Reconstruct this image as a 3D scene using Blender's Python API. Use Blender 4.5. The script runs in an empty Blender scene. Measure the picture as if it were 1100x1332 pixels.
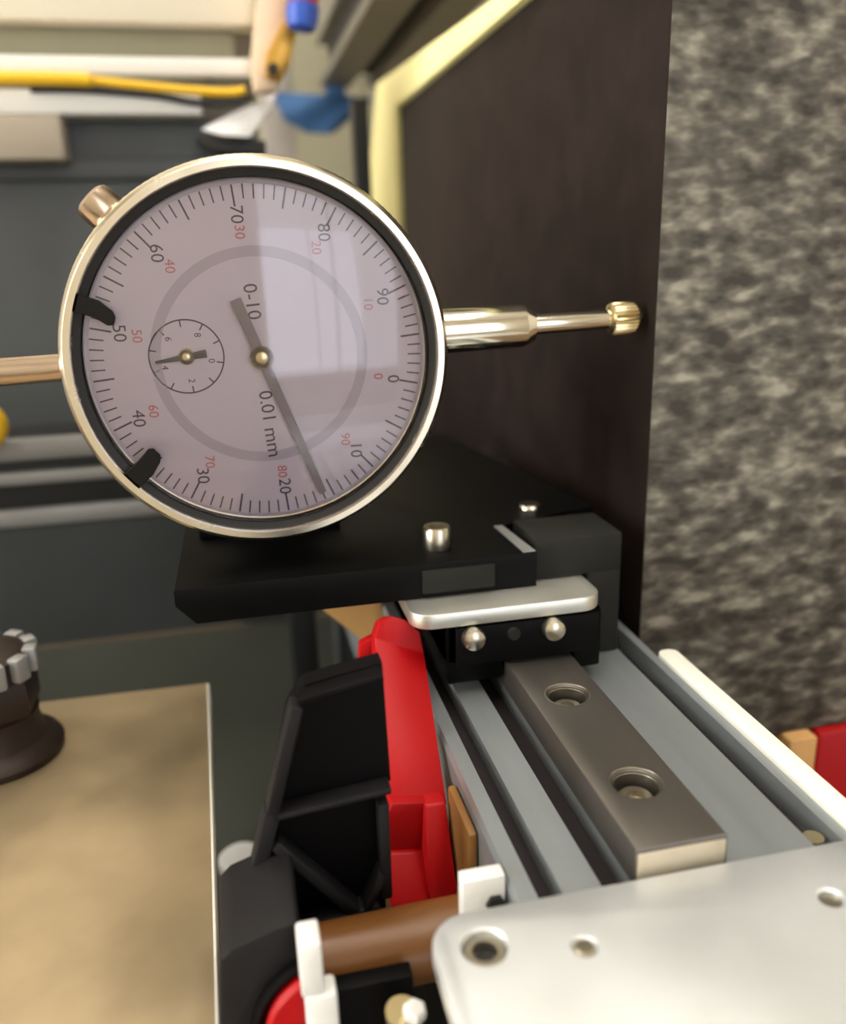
import bpy, bmesh, math, random
from mathutils import Vector, Matrix
random.seed(4)
S = bpy.context.scene
COL = S.collection
PI = math.pi

# ------------------------------------------------------------------ camera, world, light, exposure
S.unit_settings.scale_length = 0.1          # one unit is ten centimetres
XR = Vector((0.97551264, -0.21824364, -0.02729113))    # camera right, down and forward in the place
XD = Vector((-0.08982065, -0.28203794, -0.95518943))
XF = Vector((0.20076689, 0.93425067, -0.29473436))
cam_d = bpy.data.cameras.new('camera')
cam = bpy.data.objects.new('camera', cam_d)
COL.objects.link(cam)
cam.matrix_world = Matrix(((XR.x, -XD.x, -XF.x, 0), (XR.y, -XD.y, -XF.y, 0), (XR.z, -XD.z, -XF.z, 0), (0, 0, 0, 1)))
cam_d.sensor_fit = 'VERTICAL'
cam_d.sensor_height = 36
cam_d.lens = 36 * 1113 / 1332
cam_d.clip_start = 0.02
cam_d.clip_end = 200
cam_d.dof.use_dof = True
cam_d.dof.focus_distance = 1.27
cam_d.dof.aperture_fstop = 1.35
S.camera = cam

W = bpy.data.worlds.new('world')
S.world = W
W.use_nodes = True
W.node_tree.nodes['Background'].inputs[0].default_value = (0.9, 0.92, 1.0, 1)
W.node_tree.nodes['Background'].inputs[1].default_value = 0.25

S.view_settings.view_transform = 'Standard'
S.view_settings.look = 'None'
S.view_settings.gamma = 1
S.view_settings.use_curve_mapping = False
S.view_settings.exposure = -0.35
LAMP = 20.0                                  # ceiling fixtures
SIDE_GLOW = 12.0                           # added glow on the left wall for the sides facing left
BACK_GLOW = 3.2                                 # added glow behind the photographer, mirrored in the dial crystal


# ------------------------------------------------------------------ helpers
def lin(c):
    return tuple(((v / 255) / 12.92 if v / 255 <= 0.04045 else ((v / 255 + 0.055) / 1.055) ** 2.4) for v in c) + (1,)


def at(px, py, y):
    """the point of the place at depth y that lies behind a pixel of the 1100 x 1332 frame"""
    r = XR * (px - 550) + XD * (py - 666) + XF * 1113
    return r * (y / r.y)


def mat(name, c, rough=0.5, metal=0.0, noise=0.0, nscale=8, bump=0.0, stretch=(1, 1, 1), spec=0.5, coat=0.0, emit=0, rvar=0.0):
    m = bpy.data.materials.new(name)
    m.use_nodes = True
    nt = m.node_tree
    b = nt.nodes['Principled BSDF']
    b.inputs['Base Color'].default_value = lin(c)
    b.inputs['Roughness'].default_value = rough
    b.inputs['Metallic'].default_value = metal
    b.inputs['Specular IOR Level'].default_value = spec
    b.inputs['Coat Weight'].default_value = coat
    if emit:
        b.inputs['Emission Color'].default_value = lin(c)
        b.inputs['Emission Strength'].default_value = emit
    if noise or bump or rvar:
        tc = nt.nodes.new('ShaderNodeTexCoord')
        mp = nt.nodes.new('ShaderNodeMapping')
        mp.inputs['Scale'].default_value = stretch
        n = nt.nodes.new('ShaderNodeTexNoise')
        n.inputs['Scale'].default_value = nscale
        n.inputs['Detail'].default_value = 5
        nt.links.new(tc.outputs['Object'], mp.inputs['Vector'])
        nt.links.new(mp.outputs['Vector'], n.inputs['Vector'])
        if noise:
            cr = nt.nodes.new('ShaderNodeValToRGB')
            l = lin(c)
            cr.color_ramp.elements[0].position = 0.3
            cr.color_ramp.elements[1].position = 0.7
            cr.color_ramp.elements[0].color = tuple(v * (1 - noise) for v in l[:3]) + (1,)
            cr.color_ramp.elements[1].color = tuple(min(1, v * (1 + noise)) for v in l[:3]) + (1,)
            nt.links.new(n.outputs['Fac'], cr.inputs['Fac'])
            nt.links.new(cr.outputs['Color'], b.inputs['Base Color'])
        if bump:
            bp = nt.nodes.new('ShaderNodeBump')
            bp.inputs['Strength'].default_value = bump
            bp.inputs['Distance'].default_value = 0.01
            nt.links.new(n.outputs['Fac'], bp.inputs['Height'])
            nt.links.new(bp.outputs['Normal'], b.inputs['Normal'])
        if rvar:
            mr = nt.nodes.new('ShaderNodeMapRange')
            mr.inputs['From Min'].default_value = 0.3
            mr.inputs['From Max'].default_value = 0.7
            mr.inputs['To Min'].default_value = max(0.02, rough - rvar)
            mr.inputs['To Max'].default_value = rough + rvar
            nt.links.new(n.outputs['Fac'], mr.inputs['Value'])
            nt.links.new(mr.outputs['Result'], b.inputs['Roughness'])
    return m


def granite_mat():
    m = bpy.data.materials.new('speckled_granite')
    m.use_nodes = True
    nt = m.node_tree
    b = nt.nodes['Principled BSDF']
    b.inputs['Roughness'].default_value = 0.6
    b.inputs['Specular IOR Level'].default_value = 0.25
    tc = nt.nodes.new('ShaderNodeTexCoord')
    mp = nt.nodes.new('ShaderNodeMapping')
    mp.inputs['Scale'].default_value = (0.58, 1, 1.1)
    mp.inputs['Rotation'].default_value = (0, math.radians(10), 0)
    nt.links.new(tc.outputs['Object'], mp.inputs['Vector'])

    def noise(scale, detail, rough):
        n = nt.nodes.new('ShaderNodeTexNoise')
        n.inputs['Scale'].default_value = scale
        n.inputs['Detail'].default_value = detail
        n.inputs['Roughness'].default_value = rough
        nt.links.new(mp.outputs['Vector'], n.inputs['Vector'])
        return n.outputs['Fac']

    def mix(a, ka, c, kc):
        x = nt.nodes.new('ShaderNodeMath')
        x.operation = 'MULTIPLY'
        x.inputs[1].default_value = ka
        nt.links.new(a, x.inputs[0])
        y = nt.nodes.new('ShaderNodeMath')
        y.operation = 'MULTIPLY_ADD'
        y.inputs[1].default_value = kc
        nt.links.new(c, y.inputs[0])
        nt.links.new(x.outputs[0], y.inputs[2])
        return y.outputs[0]

    v = nt.nodes.new('ShaderNodeTexVoronoi')
    v.feature = 'SMOOTH_F1'
    v.inputs['Scale'].default_value = 46
    v.inputs['Smoothness'].default_value = 0.9
    nt.links.new(mp.outputs['Vector'], v.inputs['Vector'])
    sep = nt.nodes.new('ShaderNodeSeparateColor')
    nt.links.new(v.outputs['Color'], sep.inputs['Color'])
    f = mix(mix(noise(33, 2, 0.5), 0.7, noise(12, 2, 0.5), 0.12), 1.0, sep.outputs['Red'], 0.22)
    cr = nt.nodes.new('ShaderNodeValToRGB')
    e = cr.color_ramp.elements
    e[0].position, e[0].color = 0.36, lin((56, 53, 48))
    e[1].position, e[1].color = 0.72, lin((152, 148, 135))
    k = e.new(0.50)
    k.color = lin((86, 82, 75))
    k = e.new(0.60)
    k.color = lin((114, 110, 100))
    nt.links.new(f, cr.inputs['Fac'])
    nt.links.new(cr.outputs['Color'], b.inputs['Base Color'])
    return m


def crystal_mat():
    m = bpy.data.materials.new('clear_crystal')
    m.use_nodes = True
    nt = m.node_tree
    nt.nodes.clear()
    o = nt.nodes.new('ShaderNodeOutputMaterial')
    tr = nt.nodes.new('ShaderNodeBsdfTransparent')
    tr.inputs[0].default_value = (0.95, 0.93, 0.95, 1)
    gl = nt.nodes.new('ShaderNodeBsdfGlossy')
    gl.inputs['Roughness'].default_value = 0.03
    fr = nt.nodes.new('ShaderNodeFresnel')
    fr.inputs[0].default_value = 1.6
    mx = nt.nodes.new('ShaderNodeMixShader')
    nt.links.new(fr.outputs[0], mx.inputs[0])
    nt.links.new(tr.outputs[0], mx.inputs[1])
    nt.links.new(gl.outputs[0], mx.inputs[2])
    nt.links.new(mx.outputs[0], o.inputs[0])
    return m


ORI = {}


def tag(o, label=None, cat=None, group=None, kind=None):
    for k, v in (('label', label), ('category', cat), ('group', group), ('kind', kind)):
        if v:
            o[k] = v
    return o


def thing(name, label, cat, loc=(0, 0, 0), group=None):
    o = bpy.data.objects.new(name, None)
    o.empty_display_size = 0.05
    COL.objects.link(o)
    o.location = loc
    ORI[o.name] = Vector(loc)
    return tag(o, label, cat, group)


def obj(name, bm, m, parent=None, base=None, label=None, local=False, sharp=35):
    """links a bmesh in place coordinates as ONE object; children take their parent's origin"""
    if parent is not None:
        org = ORI[parent.name]
    else:
        org = Vector(base) if base is not None else Vector((0, 0, 0))
    if not local:
        bmesh.ops.translate(bm, verts=bm.verts[:], vec=-org)
    bmesh.ops.recalc_face_normals(bm, faces=bm.faces[:])
    for f in bm.faces:
        f.smooth = True
    me = bpy.data.meshes.new(name)
    bm.to_mesh(me)
    bm.free()
    me.set_sharp_from_angle(angle=math.radians(sharp))
    for q in (m if isinstance(m, (list, tuple)) else [m]):
        me.materials.append(q)
    o = bpy.data.objects.new(name, me)
    COL.objects.link(o)
    if parent is not None:
        o.parent = parent
    else:
        o.location = org
    ORI[o.name] = org
    if label:
        o['label'] = label
    return o


def add_box(bm, x0, x1, y0, y1, z0, z1, bev=0.0, seg=2):
    vs = [bm.verts.new(p) for p in ((x0, y0, z0), (x1, y0, z0), (x1, y1, z0), (x0, y1, z0), (x0, y0, z1), (x1, y0, z1), (x1, y1, z1), (x0, y1, z1))]
    fs = [bm.faces.new([vs[i] for i in q]) for q in ((0, 3, 2, 1), (4, 5, 6, 7), (0, 1, 5, 4), (1, 2, 6, 5), (2, 3, 7, 6), (3, 0, 4, 7))]
    if bev:
        es = list({e for f in fs for e in f.edges})
        bmesh.ops.bevel(bm, geom=es, offset=bev, segments=seg, profile=0.5, affect='EDGES', clamp_overlap=True)
    return bm


def box(*a, **k):
    return add_box(bmesh.new(), *a, **k)


def add_prism(bm, pts, vec, bev=0.0, seg=2):
    vec = Vector(vec)
    a = [bm.verts.new(Vector(p)) for p in pts]
    b = [bm.verts.new(Vector(p) + vec) for p in pts]
    n = len(a)
    fs = [bm.faces.new(a), bm.faces.new(b[::-1])]
    for i in range(n):
        j = (i + 1) % n
        fs.append(bm.faces.new((a[i], b[i], b[j], a[j])))
    bmesh.ops.recalc_face_normals(bm, faces=fs)
    if bev:
        es = list({e for f in fs for e in f.edges})
        bmesh.ops.bevel(bm, geom=es, offset=bev, segments=seg, profile=0.5, affect='EDGES', clamp_overlap=True)
    return bm


def prism(pts, vec, **k):
    return add_prism(bmesh.new(), pts, vec, **k)


def frame_of(axis):
    a = Vector(axis).normalized()
    u = a.cross(Vector((0, 0, 1)) if abs(a.z) < 0.9 else Vector((1, 0, 0))).normalized()
    return a, u, a.cross(u).normalized()


def add_lathe(bm, prof, c, axis, n=48, knurl=None, ramp=0.0, closed=False):
    """prof: (radius, distance along the axis); knurl: set of rings whose radius alternates"""
    a, u, v = frame_of(axis)
    c = Vector(c)
    rings = []
    for k, (r, h) in enumerate(prof):
        if r < 1e-6:
            rings.append([bm.verts.new(c + a * h)])
            continue
        ring = []
        for i in range(n):
            t = 2 * PI * i / n
            rr = r - (ramp if knurl and k in knurl and i % 2 else 0)
            ring.append(bm.verts.new(c + a * h + (u * math.cos(t) + v * math.sin(t)) * rr))
        rings.append(ring)
    prs = list(zip(rings[:-1], rings[1:]))
    if closed:
        prs.append((rings[-1], rings[0]))
    for p, q in prs:
        for i in range(n):
            j = (i + 1) % n
            if len(p) == 1 and len(q) == 1:
                continue
            if len(p) == 1:
                bm.faces.new((p[0], q[j], q[i]))
            elif len(q) == 1:
                bm.faces.new((p[i], p[j], q[0]))
            else:
                bm.faces.new((p[i], p[j], q[j], q[i]))
    if not closed:
        for r in (rings[0], rings[-1]):
            if len(r) > 1:
                bm.faces.new(r)
    return bm


def lathe(*a, **k):
    return add_lathe(bmesh.new(), *a, **k)


def tube(path, r, n=12):
    bm = bmesh.new()
    P = [Vector(p) for p in path]
    # Catmull-Rom smoothing
    Q = []
    for i in range(len(P) - 1):
        p0, p1, p2, p3 = P[max(i - 1, 0)], P[i], P[i + 1], P[min(i + 2, len(P) - 1)]
        for k in range(8):
            t = k / 8
            Q.append(0.5 * ((2 * p1) + (p2 - p0) * t + (2 * p0 - 5 * p1 + 4 * p2 - p3) * t * t + (3 * p1 - p0 - 3 * p2 + p3) * t ** 3))
    Q.append(P[-1])
    rings = []
    for i, q in enumerate(Q):
        d = Q[min(i + 1, len(Q) - 1)] - Q[max(i - 1, 0)]
        a, u, v = frame_of(d)
        rings.append([bm.verts.new(q + (u * math.cos(2 * PI * k / n) + v * math.sin(2 * PI * k / n)) * r) for k in range(n)])
    for p, q in zip(rings[:-1], rings[1:]):
        for i in range(n):
            bm.faces.new((p[i], p[(i + 1) % n], q[(i + 1) % n], q[i]))
    bm.faces.new(rings[0])
    bm.faces.new(rings[-1])
    return bm


def rounded_rect(x0, x1, y0, y1, r, z, n=8):
    pts = []
    for cx, cy, a0 in ((x1 - r, y1 - r, 0), (x0 + r, y1 - r, 90), (x0 + r, y0 + r, 180), (x1 - r, y0 + r, 270)):
        for i in range(n + 1):
            t = math.radians(a0 + 90 * i / n)
            pts.append((cx + r * math.cos(t), cy + r * math.sin(t), z))
    return pts


def text_mesh(s, size):
    cu = bpy.data.curves.new('print', 'FONT')
    cu.body = s
    cu.size = size
    cu.align_x = 'CENTER'
    cu.align_y = 'CENTER'
    cu.extrude = 0.0002
    cu.resolution_u = 3
    t = bpy.data.objects.new('print', cu)
    COL.objects.link(t)
    dg = bpy.context.evaluated_depsgraph_get()
    me = bpy.data.meshes.new_from_object(t.evaluated_get(dg))
    bpy.data.objects.remove(t)
    bpy.data.curves.remove(cu)
    return me


# ------------------------------------------------------------------ materials
M = {
    'wall': mat('wall_paint', (214, 206, 190), 0.9, noise=0.04, nscale=1.5),
    'ceiling': mat('ceiling_paint', (232, 228, 218), 0.9, noise=0.03, nscale=1),
    'floor': mat('floor_concrete', (110, 100, 92), 0.8, noise=0.2, nscale=2),
    'lamp': mat('lamp_diffuser', (255, 247, 236), 0.5, emit=LAMP),
    'side_window': mat('side_daylight_pane', (250, 248, 240), 0.3, emit=SIDE_GLOW),
    'window': mat('daylight_pane', (236, 242, 255), 0.3, emit=BACK_GLOW),
    'bezel': mat('satin_nickel', (226, 218, 200), 0.24, 1.0, rvar=0.05, nscale=14),
    'chrome': mat('bright_chrome', (232, 228, 214), 0.13, 1.0),
    'brass': mat('pale_brass', (216, 200, 156), 0.25, 1.0),
    'knob': mat('worn_nickel', (196, 176, 156), 0.26, 1.0),
    'gasket': mat('black_gasket', (14, 13, 13), 0.6),
    'face': mat('dial_white', (222, 214, 218), 0.55),
    'ring': mat('dial_grey_print', (196, 188, 193), 0.6),
    'ink': mat('black_ink', (74, 68, 71), 0.7),
    'red_ink': mat('red_ink', (214, 118, 118), 0.7),
    'hand': mat('grey_hand', (134, 126, 126), 0.5),
    'clip': mat('black_enamel', (14, 12, 11), 0.6, spec=0.2),
    'crystal': crystal_mat(),
    'rim': mat('crystal_rim', (236, 234, 234), 0.25),
    'case': mat('indicator_case', (34, 33, 32), 0.45),
    'granite': granite_mat(),
    'polish': mat('polished_granite_side', (35, 27, 25), 0.65, noise=0.3, nscale=11, spec=0.12),
    'plug': mat('olive_plug', (118, 110, 84), 0.5),
    'cream': mat('cream_paint', (255, 246, 178), 0.6, noise=0.03, nscale=3),
    'black': mat('black_anodised', (6, 6, 6), 0.5, noise=0.2, nscale=20, spec=0.1),
    'housing': mat('dark_grey_housing', (30, 31, 28), 0.65, noise=0.1, nscale=10, spec=0.2),
    'edge': mat('worn_plate_edge', (150, 152, 152), 0.4, 0.4),
    'alu': mat('clear_aluminium', (214, 214, 206), 0.38, 0.85, noise=0.05, nscale=9, rvar=0.06),
    'alu_plate': mat('bead_blasted_aluminium', (226, 231, 235), 0.42, 0.8, noise=0.06, nscale=5, rvar=0.08),
    'extrusion': mat('anodised_extrusion', (154, 161, 165), 0.42, 0.6, noise=0.08, nscale=24, stretch=(1, 0.15, 1)),
    'ledge': mat('white_ledge', (240, 240, 230), 0.45),
    'slot': mat('slot_strip', (40, 35, 37), 0.8, spec=0.2),  # dark tone standing for the shade deep in the slots
    'rail': mat('ground_steel', (104, 100, 95), 0.42, 0.8, noise=0.08, nscale=16, stretch=(1, 0.1, 1)),
    'cut_end': mat('bright_cut_steel', (186, 176, 156), 0.5, 0.3, noise=0.08, nscale=30),
    'steel': mat('screw_steel', (196, 190, 174), 0.28, 1.0),
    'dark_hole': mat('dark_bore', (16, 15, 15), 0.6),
    'tan': mat('tan_tooling_plate', (164, 146, 115), 0.42, 0.4, noise=0.24, nscale=4.5, rvar=0.14),
    'nut': mat('dark_bronze', (44, 32, 26), 0.5, 0.3),
    'knurl': mat('knurled_grey', (150, 150, 150), 0.45, 0.4),
    'clamp': mat('black_clamp_plastic', (6, 5, 6), 0.55, noise=0.1, nscale=20, spec=0.1),
    'clamp_rib': mat('grey_clamp_plastic', (27, 26, 28), 0.55, spec=0.18),
    'red': mat('red_plastic', (168, 8, 14), 0.45, spec=0.25),
    'tube': mat('brown_tube', (112, 72, 34), 0.35, noise=0.12, nscale=6, stretch=(0.2, 1, 1)),
    'white': mat('white_metal', (228, 228, 226), 0.5, noise=0.05, nscale=40),
    'wood': mat('pale_wood', (206, 160, 100), 0.6, noise=0.16, nscale=7, stretch=(1, 1, 0.15)),
    'dark_wood': mat('brown_wood', (128, 88, 40), 0.6, noise=0.2, nscale=7, stretch=(1, 1, 0.15)),
    'panel': mat('dark_steel_panel', (72, 76, 78), 0.5, noise=0.12, nscale=3),
    'panel_low': mat('dark_machine_paint', (66, 68, 61), 0.55, noise=0.14, nscale=2.5),
    'beam': mat('black_extrusion', (30, 31, 32), 0.5, spec=0.3),
    'lip': mat('grey_rail_lip', (132, 132, 132), 0.4, 0.2),
    'grey_beam': mat('grey_extrusion', (120, 117, 106), 0.5, noise=0.06, nscale=5),
    'khaki': mat('khaki_panel', (150, 146, 124), 0.7),
    'cream_board': mat('ivory_board', (238, 230, 210), 0.6),
    'white_rail': mat('white_rail', (238, 238, 234), 0.5),
    'yellow': mat('yellow_cable', (238, 190, 32), 0.45),
    'black_cable': mat('black_cable', (38, 36, 36), 0.5),
    'cardboard': mat('cardboard', (168, 158, 142), 0.8, noise=0.06, nscale=4),
    'skin_wood': mat('birch_wood', (226, 200, 172), 0.6, noise=0.08, nscale=4),
    'gold': mat('gold_fitting', (196, 152, 66), 0.35, 0.6),
    'blue': mat('blue_cloth', (44, 88, 138), 0.7, noise=0.1, nscale=6),
    'blue_plug': mat('blue_plug', (40, 84, 190), 0.4),
    'red_plug': mat('red_plug', (196, 44, 40), 0.4),
    'paper': mat('white_paper', (226, 226, 228), 0.8),
    'pale_post': mat('grey_post', (150, 144, 138), 0.6),
    'bench': mat('bench_laminate', (120, 96, 70), 0.6, noise=0.15, nscale=3),
}


# ------------------------------------------------------------------ the room
def struct(name, bm, m, **k):
    return tag(obj(name, bm, m, **k), kind='structure')


RX, RY0, RY1, RZ0, RZ1 = 15, -14, 10, -9, 16
struct('floor', box(-RX, RX, RY0, RY1, RZ0 - 0.2, RZ0), M['floor'])
struct('ceiling', box(-RX, RX, RY0, RY1, RZ1, RZ1 + 0.2), M['ceiling'])
struct('wall_left', box(-RX - 0.2, -RX, RY0, RY1, RZ0, RZ1), M['wall'])
struct('wall_right', box(RX, RX + 0.2, RY0, RY1, RZ0, RZ1), M['wall'])
struct('wall_back', box(-RX, RX, RY1, RY1 + 0.2, RZ0, RZ1), M['wall'])
struct('wall_front', box(-RX, RX, RY0 - 0.2, RY0, RZ0, RZ1), M['wall'])
glow = struct('window_1', box(1.0, 9.0, RY0, RY0 + 0.06, -3, 8), M['window'])  # added glowing panel, placed to make the bright reflection in the dial
fb = bmesh.new()
for a in ((0.7, 1.0, -3.3, 8.3), (9.0, 9.3, -3.3, 8.3), (1.0, 9.0, -3.3, -3), (1.0, 9.0, 8, 8.3), (4.9, 5.1, -3, 8)):
    add_box(fb, a[0], a[1], RY0, RY0 + 0.2, a[2], a[3])
obj('window_frame', fb, M['white_rail'], glow)
glow = struct('window_2', box(-RX, -RX + 0.06, -8, 3, -2, 9), M['side_window'])  # added glowing panel that brightens the cream frame from the left
fb = bmesh.new()
for a in ((-8.3, -8.0, -2.3, 9.3), (3.0, 3.3, -2.3, 9.3), (-8, 3, -2.3, -2), (-8, 3, 9, 9.3), (-2.6, -2.4, -2, 9)):
    add_box(fb, -RX, -RX + 0.2, a[0], a[1], a[2], a[3])
obj('window_frame', fb, M['white_rail'], glow)
for x, y, w in ((-4.5, -2.0, 'nearest the side window'), (5.0, -2.0, 'over the granite side of the bench'), (-1, 5.0, 'above the back wall end of the bench')):
    t = thing('ceiling_light', 'long white tube light fixture on the ceiling ' + w, 'lamp', (x, y, RZ1), 'ceiling lights over the bench')
    obj('fixture', box(x - 1.3, x + 1.3, y - 4, y + 4, RZ1 - 0.25, RZ1 - 0.0, bev=0.05), M['white_rail'], t)
    obj('diffuser', box(x - 1.1, x + 1.1, y - 3.8, y + 3.8, RZ1 - 0.35, RZ1 - 0.25, bev=0.03), M['lamp'], t)

BT = -1.5        # bench top
t = thing('workbench', 'brown topped workbench carrying the machine', 'workbench', (0, 2, RZ0))
obj('bench_top', box(-7, 7, -0.6, 6, BT - 0.3, BT, bev=0.03), M['bench'], t)
for sx in (-6.6, 6.2):
    for sy in (-0.4, 5.4):
        obj('leg', box(sx, sx + 0.4, sy, sy + 0.4, RZ0, BT - 0.3, bev=0.03), M['panel'], t)
BASE = -1.45     # top of the machine's floor
obj_base = obj('machine_base', box(-2.4, 0.66, 0.25, 3.3, BT, BASE, bev=0.01), M['panel_low'], base=(0, 1.7, BT))
tag(obj_base, 'dark painted steel base plate under the machine parts', 'base plate')

# ------------------------------------------------------------------ granite block with cream frame
t = thing('granite_block', 'tall speckled grey granite block with a dark brown polished side', 'granite block', (1.5, 2.5, -1.0))
GX, GY = 0.72, 1.39
gb = bmesh.new()
add_box(gb, GX, 2.6, GY, 3.563, -1.0, 0.523, bev=0.006)
gb.faces.ensure_lookup_table()
bmesh.ops.recalc_face_normals(gb, faces=gb.faces[:])
for f in gb.faces:
    if f.normal.x < -0.9:
        f.material_index = 1  # left face set to a darker brown than the rest
obj('block', gb, [M['granite'], M['polish']], t)
# cream frame that holds the top and the far end of the block
L = [(0.70, 1.3, 0.5235), (0.70, 3.5645, 0.5235), (0.70, 3.60, 0.02), (0.70, 3.62, -1.0), (0.70, 4.55, -1.0), (0.70, 4.48, 0.07), (0.70, 3.95, 0.672), (0.70, 2.279, 0.579), (0.70, 1.3, 0.535)]
fr = prism(L, (0.22, 0, 0), bev=0.003)
tag(obj('cream_frame', fr, M['cream'], base=(0.8, 4, -1.0)), 'cream painted frame along the top and far end of the granite block', 'frame')
t = thing('wooden_riser', 'tan wooden block under the granite beside a red block', 'wood block', (1.2, 2, BT))
obj('block', box(1.06, 1.125, 1.36, 3.4, BT, -1.0, bev=0.006), M['wood'], t)
obj('far_block', box(1.9, 2.3, 1.5, 3.4, BT, -1.0, bev=0.006), M['wood'], t)
t = thing('red_riser', 'dark red block under the granite at the right edge', 'block', (1.4, 1.6, BT))
obj('block', box(1.135, 1.7, 1.37, 2.0, BT, -1.0, bev=0.012), M['red'], t)

# ------------------------------------------------------------------ linear axis: extrusion, ledge, rail, carriage
t = thing('aluminium_extrusion', 'grey aluminium extrusion with long slots under the steel rail', 'extrusion', (0.48, 1.8, BASE))
ZT = -0.72
prof = [(0.262, -1.1), (0.262, ZT - 0.01), (0.266, ZT), (0.288, ZT), (0.288, ZT - 0.07), (0.318, ZT - 0.07), (0.318, ZT), (0.366, ZT), (0.366, ZT - 0.09), (0.404, ZT - 0.09), (0.404, ZT), (0.648, ZT), (0.654, ZT - 0.05), (0.683, ZT - 0.05), (0.688, ZT), (0.704, ZT), (0.704, -1.1)]
obj('profile', prism([(x, 0.42, z) for x, z in prof], (0, 2.6, 0)), M['extrusion'], t, sharp=20)
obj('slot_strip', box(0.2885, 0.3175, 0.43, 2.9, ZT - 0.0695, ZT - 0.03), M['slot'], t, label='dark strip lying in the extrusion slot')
obj('slot_plug', lathe([(0.0, -0.012), (0.012, -0.012), (0.013, 0.0), (0.0, 0.0)], (0.6685, 0.795, ZT - 0.012), (0, 0, 1), 20), M['plug'], t, label='brownish round plug in the slot end')
obj('slot_strip', box(0.656, 0.681, 0.81, 2.9, ZT - 0.0495, ZT - 0.03), M['slot'], t)  # these fillers put the slot shade into colour
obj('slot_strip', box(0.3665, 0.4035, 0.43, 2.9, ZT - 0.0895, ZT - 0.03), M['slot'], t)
for x0, x1 in ((0.264, 0.34), (0.62, 0.70)):
    for y0 in (0.6, 2.6):
        obj('foot', box(x0, x1, y0, y0 + 0.2, BASE, -1.1, bev=0.005), M['panel'], t)
# white ledge at the side
lp = rounded_rect(0.705, 0.742, 0.42, 1.295, 0.016, -0.735)
t = thing('side_ledge', 'bright white rounded strip along the right flank of the extrusion', 'strip', (0.72, 0.9, BASE))
obj('strip', prism(lp, (0, 0, 0.022), bev=0.003), M['ledge'], t)
obj('bracket', box(0.706, 0.715, 0.5, 1.2, BASE, -0.735), M['panel'], t)

# the rail: a bar with two counterbored holes cut as rings of faces
t = thing('linear_rail', 'dark ground steel guide rail with round counterbored screw holes', 'rail', (0.461, 1.8, ZT))
RX0, RX1, RZT = 0.402, 0.520, -0.67


def plate_holes(x0, x1, y0, y1, z0, z1, holes, n=32, corner=0.0, chamfer=0.003):
    """a plate with real round holes: holes = (x, y, r, depth or None for through)"""
    bm = bmesh.new()
    add_box(bm, x0, x1, y0, y1, z0, z1)
    if corner:
        es = [e for e in bm.edges if abs(e.verts[0].co.z - e.verts[1].co.z) > 1e-5 and e.verts[0].co.x < x0 + 1e-5]
        bmesh.ops.bevel(bm, geom=es, offset=corner, segments=8, profile=0.5, affect='EDGES')
    if chamfer:
        es = [e for e in bm.edges if e.calc_length() > 1e-4 and all(abs(v.co.z - z1) < 1e-5 for v in e.verts)]
        bmesh.ops.bevel(bm, geom=es, offset=chamfer, segments=2, profile=0.5, affect='EDGES')
    me = bpy.data.meshes.new('plate')
    bmesh.ops.recalc_face_normals(bm, faces=bm.faces[:])
    bm.to_mesh(me)
    bm.free()
    o = bpy.data.objects.new('plate', me)
    COL.objects.link(o)
    cut = bmesh.new()
    for x, y, r, d in holes:
        zb = z0 - 0.05 if d is None else z1 - d
        add_lathe(cut, [(r, zb), (r, z1 - 0.003), (r + 0.005, z1 + 0.002), (r + 0.005, z1 + 0.03)], (x, y, 0), (0, 0, 1), n)
    bmesh.ops.recalc_face_normals(cut, faces=cut.faces[:])
    cm = bpy.data.meshes.new('cut')
    cut.to_mesh(cm)
    cut.free()
    c = bpy.data.objects.new('cut', cm)
    COL.objects.link(c)
    md = o.modifiers.new('b', 'BOOLEAN')
    md.operation = 'DIFFERENCE'
    md.solver = 'EXACT'
    md.object = c
    dg = bpy.context.evaluated_depsgraph_get()
    res = bpy.data.meshes.new_from_object(o.evaluated_get(dg))
    bpy.data.objects.remove(o)
    bpy.data.objects.remove(c)
    out = bmesh.new()
    out.from_mesh(res)
    return out


hy = [0.877, 1.115, 1.353, 1.6, 1.84, 2.08, 2.32]
obj('bar', plate_holes(RX0, RX1, 0.758, 2.95, ZT, RZT, [(0.461, y, 0.030, 0.036) for y in hy], chamfer=0.004), M['rail'], t, sharp=25)
for y in hy[:2]:
    obj('hole_rim', lathe([(0.0355, RZT + 0.0006), (0.0305, RZT - 0.006), (0.0295, RZT - 0.006), (0.0345, RZT + 0.0006)], (0.461, y, 0), (0, 0, 1), 40, closed=True), M['steel'], t, label='bright bevelled rim of the screw hole')
    sc = lathe([(0, 0), (0.0235, 0), (0.0235, 0.013), (0.021, 0.016), (0.012, 0.016), (0.011, 0.008), (0, 0.008)], (0.461, y, RZT - 0.0355), (0, 0, 1), 32)
    obj('screw', sc, M['steel'], t, label='socket screw sunk in the rail hole')

obj('cut_end', box(0.405, 0.517, 0.7555, 0.7585, ZT + 0.002, RZT - 0.006, bev=0.001), M['cut_end'], t, label='bright cut end face of the rail')  # end face coloured paler than the bar

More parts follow.
